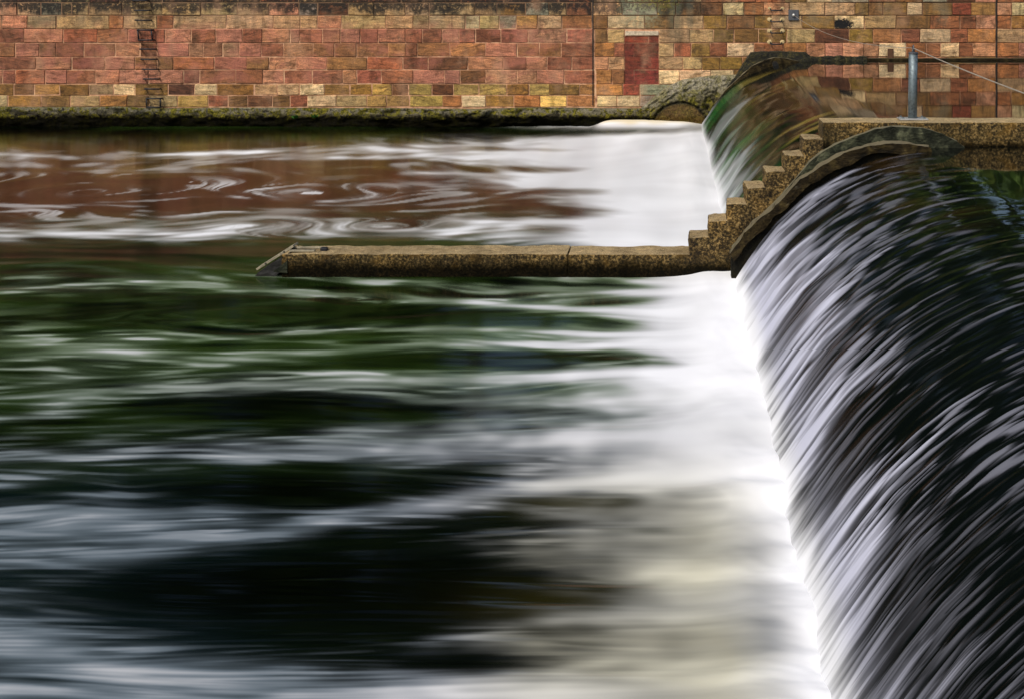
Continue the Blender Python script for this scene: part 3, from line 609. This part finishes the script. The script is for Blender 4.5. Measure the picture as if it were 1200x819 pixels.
    # foot of the weir: a rolling white lip
    lip = gnoise(J, I, 3.5, 6); lip2 = gnoise(J, I, 2, 2)
    boil = (.05*np.exp(-(d/.5)**2)+.03*np.exp(-((d-.42)/.28)**2))*(1+.05*lip+.03*lip2) + .05*np.exp(-(d/2.2)**2)*gnoise(J, I, 7, 26)*.5
    boil *= sstep(41.2, 39, GYY)*.6+.4
    zz = boil + .0025*L*sstep(.9, .2, foam)
    mound = np.exp(-(((GX+.75)/1.75)**2)**2)*np.exp(-((GYY-40.6)/.75)**2)*sstep(-2.9, -1.7, GX+.15*lip)
    zz = zz + mound*.21
    zz = zz + tw*.45*np.exp(-(d/.12)**2)
    foam = np.maximum(foam, np.clip(mound*1.6, 0, 1))
    # colours of the froth: cream where the river is thick with silt, grey blue where it thins out
    cre = sstep(480, 640, px)*sstep(500, 640, py)*(.8+.25*gnoise(J, I, 16, 40))*sstep(930, 800, px-(py-600)*.1)
    cre = np.clip(cre, 0, 1)[..., None]
    thin = sstep(.65, .15, foam)[..., None]
    bl_ = (sstep(430, 620, py)*sstep(640, 300, px))[..., None]; gr_ = (sstep(560, 380, py)*sstep(300, 330, py))[..., None]
    gy = GY*(1-bl_) + np.array(lin(176, 198, 214)[:3])*bl_; gy = gy*(1-gr_) + np.array(lin(160, 186, 142)[:3])*gr_
    fc = WH*(1-thin*.9) + gy*thin*.9
    fc = fc*(1-cre*.9) + CR*cre*.9
    mo = np.clip(mound*1.1*sstep(39.9, 40.5, GYY+.12*lip), 0, .85)[..., None]; fc = fc*(1-mo) + TAN*mo
    warm = (sstep(300, 270, py)*sstep(.7, .2, foam))[..., None]; fc = fc*(1-warm*.5) + np.array(lin(220, 208, 186)[:3])*warm*.5
    # slack water: peat with painted wall reflection; tail race: near-black with painted green tree reflection
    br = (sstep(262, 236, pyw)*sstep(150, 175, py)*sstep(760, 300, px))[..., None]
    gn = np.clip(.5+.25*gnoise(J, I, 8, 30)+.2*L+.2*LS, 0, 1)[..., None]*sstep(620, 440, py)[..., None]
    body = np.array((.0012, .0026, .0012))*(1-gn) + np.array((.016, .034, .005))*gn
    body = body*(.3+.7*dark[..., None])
    gold = (sstep(235, 195, pyw)*np.clip(.45+.35*L+.2*LF, .05, 1.3))[..., None]  # painted reflection of the wall's yellow courses
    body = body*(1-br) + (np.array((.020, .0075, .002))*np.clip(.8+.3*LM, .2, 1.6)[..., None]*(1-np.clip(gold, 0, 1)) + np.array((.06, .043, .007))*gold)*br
    oli = (np.exp(-(((px-690)/90)**2+((pyw-596)/14)**2))*.6 + .45*np.exp(-(((px-670)/110)**2+((pyw-712)/24)**2)))[..., None]
    body = body + np.array((.035, .028, .005))*np.clip(oli, 0, 1)
    blu = (sstep(500, 620, py)*sstep(420, 120, px))[..., None]; body = body + np.array((.001, .004, .006))*blu*dark[..., None]  # sky blue painted into the water at lower left
    rg = np.interp(py, [148, 300, 330, 819], [.13, .14, .12, .1])
    P = np.stack([GX, GYY, zz], -1)
    # wider, coarser water round the part in view
    EX = np.linspace(-90, -21.6, 14)
    def wide(a): return np.concatenate([np.repeat(a[:, :1], 14, 1), a], 1)
    Pw = wide(P); Pw[:, :14, 0] = EX[None]
    at = {'foam': wide(foam), 'foamcol': wide(fc), 'body': wide(body), 'rough': wide(rg), 'ior': wide(np.interp(py, [148, 165, 275, 330, 819], [1.3, 1.2, 1.2, 1.24, 1.2])), 'spec': wide(np.interp(py, [148, 270, 340, 819], [.22, .2, .2, .2]))}
    o = grid_mesh('lower_river', Pw, at, mat_river('river_water', .15))
    return tag(o, 'dark lower river streaked with white foam below the weir', 'water', kind='structure')
lower_river()

PROF = np.array([(-.25, -.42), (0, 0), (.16, .26), (.38, .58), (.6, .86), (.85, 1.10), (1.1, 1.31), (1.36, 1.48), (1.63, 1.62), (1.9, 1.735), (2.2, 1.83), (2.5, 1.89), (2.85, 1.92), (3.3, UP)])
def weir_water():
    seg = np.hypot(*np.diff(PROF, axis=0).T); cum = np.concatenate([[0], np.cumsum(seg)])
    # smooth the outline
    sf = np.linspace(0, cum[-1], 400)
    xr, zr = np.interp(sf, cum, PROF[:, 0]), np.interp(sf, cum, PROF[:, 1])
    for _ in range(60):
        xr[1:-1] = (xr[:-2]+2*xr[1:-1]+xr[2:])/4; zr[1:-1] = (zr[:-2]+2*zr[1:-1]+zr[2:])/4
    s = np.arange(0, cum[-1], .024); ns = len(s)
    xc, zc = np.interp(s, sf, xr), np.interp(s, sf, zr)
    ext = 3.3 + np.cumsum(np.linspace(.03, .16, 110)); ext = ext[ext < 13]
    xa = np.concatenate([xc, ext])+TOE; za = np.concatenate([zc, np.full(len(ext), UP)])
    sa = np.concatenate([s, s[-1] + (ext-3.3)]) - .49   # arc length from the foot
    q = np.arange(F*3.4/YW, F*3.4/4.4, 1.0); Y = F*3.4/q; J, I = len(Y), len(xa)
    SA = np.repeat(sa[None], J, 0); YY = np.repeat(Y[:, None], I, 1); XX = np.repeat(xa[None], J, 0); ZZ = np.repeat(za[None], J, 0)
    px = VX+F*XX/YY; py = VY+F*(H-ZZ)/YY
    near = (YY < 20.9)
    # strands of white water: each row of strands begins at its own height and runs to the foot
    jit = gnoise(J, I, 30, 25)*3.0 + gnoise(J, I, 8, 30)*.8
    jj = np.arange(J)[:, None] + jit
    def strands(sig, length, start_mu, start_sd, thr, soft=.35):
        a = n1(J, sig); st = mu[:, 0]*start_mu + start_sd*n1(J, sig*1.0)
        f2 = gnoise(J, I, sig, length/.024)
        jc = np.clip(jj, 0, J-1.001); j0 = jc.astype(int); fr = jc-j0
        aa = a[j0]*(1-fr)+a[np.minimum(j0+1, J-1)]*fr; ss = st[j0]*(1-fr)+st[np.minimum(j0+1, J-1)]*fr
        body_ = sstep(thr, thr+1.1, aa*.75+f2*.65)
        return body_*sstep(ss, ss-soft, SA)*np.clip(.62+.38*(ss-SA)/1.2+.25*sstep(.45, 0, np.abs(ss-soft-SA)), 0, 1.1)
    qn = np.repeat(py[:, 40][:, None], I, 1)   # position down the near chute
    mu = np.interp(Y, [4, 8, 11, 15, 20.6, 21, 30, 41], [.9, 1.0, 1.2, 1.6, 2.0, 1.25, 1.2, 1.0])[:, None]
    a = strands(1.35, .26, 1.05, .42, -.05, .25); b = strands(.85, .2, 1.25, .55, .0, .2); c = strands(3.0, .4, .75, .38, -.25, .35); d = strands(.8, .22, 1.5, .6, .35, .2)
    pm = sstep(-.9, .8, .55*sstep(13, 17, YY)+gnoise(J, I, 16, 40)+.5*gnoise(J, I, 6, 30))
    sheet = pm*sstep(mu*1.15, mu*.35, SA+.25*gnoise(J, I, 5, 12))
    vn = 1-(1-.60*a)*(1-.44*b)*(1-.40*c)*(1-.36*d)
    vn = vn*(.56+.58*pm); vn = 1-(1-vn)*(1-.42*sheet)
    dash = sstep(.0, 1.45, gnoise(J, I, .95, 5)+.35*gnoise(J, I, 2.2, 8)+.5*gnoise(J, I, 22, 14))*sstep(mu-.5, mu+.1, SA)*sstep(3.5, 2.7, SA+.25*gnoise(J, I, 3, 5))*np.interp(Y, [4, 7, 9, 12, 18, 19.6, 20.5], [.45, .6, .8, 1., .95, .6, .2])[:, None]
    vn = np.maximum(vn, dash*.6*(.55+.45*sstep(-1, 1, gnoise(J, I, 40, 30))))  # sky reflections on the ripples, painted as thin foam
    # veil close to the foot
    veil = sstep(1.1, .0, SA)*np.clip(.6+.2*gnoise(J, I, 3, 20), 0, 1)
    vn = 1-(1-vn)*(1-.5*veil)
    dens = np.interp(Y, [4, 7, 9.5, 13, 17, 20.6], [.84, .9, .95, .98, 1.0, 1.0])[:, None]
    vn = vn*dens*np.interp(Y, [19.9, 20.35], [1, .0])[:, None]**sstep(.6, 1.4, SA)
    vn = np.minimum(vn, .86)
    e = strands(2.0, .7, 1.15, .35, -.3, .8); f = strands(1.1, .6, 1.3, .4, .0, .8); g = strands(5, 1.0, .65, .3, -.5, .7)
    vf = 1-(1-.55*e)*(1-.4*f)*(1-.5*g); vf = 1-(1-vf)*(1-.6*sstep(.5, 0, SA)); vf = vf*np.interp(Y, [21, 30, 38, 41], [1.05, .9, .6, .5])[:, None]
    edge = np.exp(-((YY-40.2)/.28)**2)*sstep(1.5, .2, SA)*.8; vf = np.maximum(vf, edge)
    v = np.where(near, vn, np.minimum(vf, .8))
    # churned fringe right at the foot
    fr = sstep(.34, -.05, SA+.06*gnoise(J, I, 5, 5)); v = 1-(1-v)*(1-fr*.9)
    foam = np.clip(v, 0, 1)**2.1
    # relief: long ridges on the slope, short choppy dashes at the crest, a calm mirror upstream
    fl = gnoise(J, I, 1.5, 6); fl2 = gnoise(J, I, 2.6, 9); fl3 = gnoise(J, I, 4.5, 26)
    sc = 1.6/ (F/YY)*1.0       # metres per row and ridge
    zone = sstep(3.95, 2.8, SA)*sstep(.3, 1.2, SA)*np.where(near, 1.15, 1.25*sstep(2.9, 2.0, SA))
    zone *= np.where(near, np.interp(YY, [4, 18.5, 20.2], [1, 1, .6]), 1)
    rel = (fl*.5+fl2*.55+fl3*.5)*sc*.42*zone + v*.018*sstep(3.2, 2.0, SA)
    wide_ = gnoise(J, I, 14, 16)*.0015*sstep(5.5, 3.0, SA)*sstep(1.2, 2.0, SA)
    rel = rel + wide_*np.where(near, 1, .35)
    ny = np.gradient(xa); nzv = np.gradient(za); nl = np.hypot(ny, nzv)
    nx, nz = -nzv/nl, ny/nl
    P = np.stack([XX+rel*nx[None], YY, ZZ+rel*nz[None]], -1)
    wtoe = sstep(.45, .1, SA)[..., None]
    fc = np.where(near[..., None], np.array(lin(216, 218, 236)[:3]), np.array(lin(214, 220, 222)[:3])) * np.ones((J, I, 1)); fc = fc*(1-wtoe)+WH*wtoe
    body = np.empty((J, I, 3)); body[:] = (.0018, .003, .0026)
    gfar = (~near)*sstep(2.2, 1.0, SA)*np.clip(.75+.3*gnoise(J, I, 2.5, 40), 0, 1); st_ = sstep(-.5, 1.3, gnoise(J, I, 1.0, 34)*.9+gnoise(J, I, 2.6, 40)*.5)[..., None]; body += np.array((.010, .06, .012))*gfar[..., None]*(.25+st_)
    bfar = (~near)*sstep(1.2, 2.4, SA)*np.clip(.5+.45*gnoise(J, I, 2, 18), 0, 1); body += np.array((.15, .112, .022))*bfar[..., None]*sstep(3.3, 2.5, SA)[..., None]*sstep(.15, 1.0, st_)  # wall's ochre reflection painted into the far face
    bn = near*sstep(3.6, 2.9, SA)*sstep(2.3, 2.8, SA)*sstep(13.5, 17, YY)*np.clip(.5+.5*gnoise(J, I, 2, 9), 0, 1); body += np.array((.022, .011, .002))*bn[..., None]  # wall's brown reflection painted in near the crest
    gu = near*sstep(3.0, 3.8, SA)*np.clip(.2+.5*gnoise(J, I, 5, 7), 0, 1); body += np.array((.010, .016, .002))*gu[..., None]  # green tree reflection painted into the upstream water
    rg = np.where(near, np.interp(SA, [0, 2.2, 3.5, 5], [.25, .12, .05, .03]), np.interp(SA, [0, 1.5, 3, 4.5], [.3, .14, .06, .03]))
    spec = np.where(near, np.interp(SA, [0, 1.6, 2.6, 3.4], [.1, .12, .34, .5]), np.interp(SA, [0, 1.5, 2.6, 3.6], [.08, .1, .12, .5]))
    o = grid_mesh('weir_water', P, {'spec': spec, 'ior': np.where(near, np.interp(SA, [0, 2.2, 3.0, 3.5], [1.13, 1.15, 1.25, 1.333]), np.interp(SA, [0, 2.2, 3.2], [1.12, 1.16, 1.333])), 'foam': foam, 'foamcol': fc, 'body': body, 'rough': rg}, mat_river('weir_water_surface', .08))
    tag(o, 'water sliding off the upper river and over the curved weir', 'water', kind='structure')
    bm = bmesh.new()
    for x0, x1, y0, y1 in ((TOE+12.9, 80, -12, 41.0),):
        vs = [bm.verts.new(p) for p in ((x0, y0, UP-.004), (x1, y0, UP-.004), (x1, y1, UP-.004), (x0, y1, UP-.004))]; bm.faces.new(vs)
    t = NT('calm_water'); m = t.done(t.bsdf(Base_Color=(.003, .004, .003, 1), Roughness=.03, IOR=1.333))
    tag(obj('upper_river', bm, m), 'calm upper river behind the weir crest', 'water', kind='structure')
weir_water()

# ------------------------------------------------------------------ ground, bank and wood beyond
def mat_grass():
    t = NT('bank_grass'); P = t.pos(); a = t.noise(P, 1.2, 5, .7); b = t.noise(P, 14, 4, .7)
    c = t.ramp(t.math('ADD', t.math('MULTIPLY', a, .6), t.math('MULTIPLY', b, .4)), [(.35, lin(38, 48, 18)), (.65, lin(74, 88, 34))])
    return t.done(t.bsdf(Base_Color=c, Roughness=.95, Normal=t.bump(b, 1, .05)))
def plane(name, x0, x1, y0, y1, z, m):
    bm = bmesh.new(); bm.faces.new([bm.verts.new(p) for p in ((x0, y0, z), (x1, y0, z), (x1, y1, z), (x0, y1, z))]); return tag(obj(name, bm, m), kind='structure')
plane('ground', -900, 900, -500, 1500, -1.2, mat_grass())
bm = bmesh.new(); add_box(bm, -300, 300, YW+.92, 400, -1.1, 3.98); tag(obj('river_bank', bm, mat_grass()), kind='structure')
def woodland():
    V, Fc, cr = [], [], []
    def tube(p, q, r0, r1, n=7):
        b = len(V)
        for k in range(n):
            a = 2*math.pi*k/n; V.append((p[0]+r0*math.cos(a), p[1]+r0*math.sin(a), p[2])); V.append((q[0]+r1*math.cos(a), q[1]+r1*math.sin(a), q[2])); cr.extend([-1, -1])
        for k in range(n): Fc.append((b+2*k, b+2*((k+1) % n), b+2*((k+1) % n)+1, b+2*k+1))
    x = -62
    while x < 62:
        y = YW + random.choice((random.uniform(5.5, 9), random.uniform(10, 16))); h = random.uniform(17, 25); w = random.uniform(3.2, 5.2)
        tube((x, y, 3.9), (x+random.uniform(-.4, .4), y, 3.98+h*.75), .28, .08)
        lobes = []
        for k in range(17):
            a = random.uniform(0, 6.28); zz = random.uniform(.05, .95); rr = w*(1-abs(zz-.5)*1.1)*random.uniform(.3, .8)
            lobes.append((x+math.cos(a)*rr, y+math.sin(a)*rr, 3.98+h*zz, random.uniform(1.2, 2.5)))
            tube((x, y, 3.98+h*zz*.75), lobes[-1][:3], .09, .03, 5)
        for (lx, ly, lz, lr) in lobes:
            tone = random.random()
            for _ in range(190):
                v = Vector((random.gauss(0, 1), random.gauss(0, 1), random.gauss(0, 1))).normalized()*lr*random.random()**.4
                p = Vector((lx, ly, lz)) + Vector((v.x, v.y, v.z*.8)); n = Vector((random.gauss(0, 1), random.gauss(0, 1), random.gauss(0, 1)+.7)).normalized()
                a = n.orthogonal().normalized()*random.uniform(.2, .42); b2 = n.cross(a).normalized()*random.uniform(.16, .32); b = len(V)
                for q_ in (p-a, p-b2, p+a, p+b2): V.append(tuple(q_)); cr.append(tone*.6+random.random()*.4)
                Fc.append((b, b+1, b+2, b+3))
        x += random.uniform(1.7, 3.0)
    # shrubs along the wall top
    x = -62
    while x < 62:
        y = YW+random.uniform(1.6, 3.4); r = random.uniform(1.3, 2.4); tone = random.random()
        for _ in range(330):
            v = Vector((random.gauss(0, 1), random.gauss(0, 1), abs(random.gauss(0, 1)))).normalized()*r*random.random()**.4
            p = Vector((x, y, 3.95)) + Vector((v.x, v.y*.8, v.z*1.4)); n = Vector((random.gauss(0, 1), random.gauss(0, 1), random.gauss(0, 1)+.7)).normalized()
            a = n.orthogonal().normalized()*random.uniform(.12, .24); b2 = n.cross(a).normalized()*random.uniform(.1, .2); b = len(V)
            for q_ in (p-a, p-b2, p+a, p+b2): V.append(tuple(q_)); cr.append(tone*.6+random.random()*.4)
            Fc.append((b, b+1, b+2, b+3))
        x += random.uniform(.9, 1.6)
    me = bpy.data.meshes.new('woodland'); me.from_pydata(V, [], Fc)
    a = me.attributes.new('tone', 'FLOAT', 'POINT'); a.data.foreach_set('value', np.array(cr, np.float32))
    t = NT('woodland_leaves'); f = t.attr('tone')
    c = t.ramp(f, [(0, lin(46, 68, 18)), (.5, lin(80, 112, 30)), (1, lin(124, 142, 46))])
    c = t.mix(t.math('LESS_THAN', f, -.5), c, lin(72, 58, 44))
    me.materials.append(t.done(t.bsdf(Base_Color=c, Roughness=.7)))
    return tag(link(bpy.data.objects.new('woodland', me)), 'green trees and shrubs on the bank behind the far wall, mirrored in the river', 'trees', kind='stuff')
woodland()
# two little weeds rooted in the plinth
M['leaf'] = mat_flat('fresh_leaf', lin(60, 110, 24))
def weed(pxx, pyy, n, label):
    X0, Z0 = wx(pxx, 40.6), wz(pyy, 40.6)
    bm = bmesh.new()
    for k in range(n):
        a = random.uniform(0, 3.14*2); l = random.uniform(.06, .15); d = Vector((math.cos(a)*.7, -abs(math.sin(a))*.5, random.uniform(.4, 1.2))).normalized()
        p = Vector((X0+random.uniform(-.06, .06), 40.64, Z0)); s = d.orthogonal().normalized()*.02; tip = p+d*l; m = p+d*l*.55
        bm.faces.new([bm.verts.new(q_) for q_ in (p-s*.4, m-s, tip, m+s, p+s*.4)])
    tag(obj('weed', bm, M['leaf']), label, 'weed', 'weeds rooted in the mossy plinth')
weed(346, 139.5, 26, 'bright green weed on the mossy plinth, left one of two close together')
weed(368, 138.5, 20, 'smaller bright green weed on the mossy plinth, right one of two close together')

# ------------------------------------------------------------------ light, sky, camera
W = bpy.data.worlds.new("World"); S.world = W; W.use_nodes = True
nt = W.node_tree; bg = nt.nodes['Background']
sky = nt.nodes.new('ShaderNodeTexSky'); sky.sky_type = 'NISHITA'; sky.sun_disc = False
EL, AZ = math.radians(48), math.radians(215)     # sun high behind our left shoulder
sky.sun_elevation = EL; sky.sun_rotation = AZ; sky.air_density = 1.0; sky.dust_density = 3.5; sky.ozone_density = 1.0
nt.links.new(sky.outputs[0], bg.inputs[0]); bg.inputs[1].default_value = .10
sd = bpy.data.lights.new('sun', 'SUN'); sd.energy = 2.1; sd.angle = math.radians(14); sd.color = (1, .95, .87)
so = bpy.data.objects.new('sun', sd); link(so); so.location = (-20, -25, 40)
dirv = Vector((math.sin(AZ)*math.cos(EL), math.cos(AZ)*math.cos(EL), math.sin(EL)))
so.rotation_euler = dirv.to_track_quat('Z', 'Y').to_euler()
cd = bpy.data.cameras.new('camera'); cd.sensor_width = 36; cd.lens = 36*F/1200; cd.clip_end = 4000; cd.clip_start = .1
cd.shift_x = -(VX-600)/1200; cd.shift_y = -(409.5-VY)/1200
co = bpy.data.objects.new('camera', cd); link(co); co.location = (0, 0, H); co.rotation_euler = (math.pi/2, 0, 0)
S.camera = co
S.view_settings.view_transform = 'Standard'; S.view_settings.look = 'None'; S.view_settings.exposure = 0.25; S.view_settings.gamma = 1
S.render.engine = 'CYCLES'; S.cycles.max_bounces = 6; S.cycles.use_denoising = True
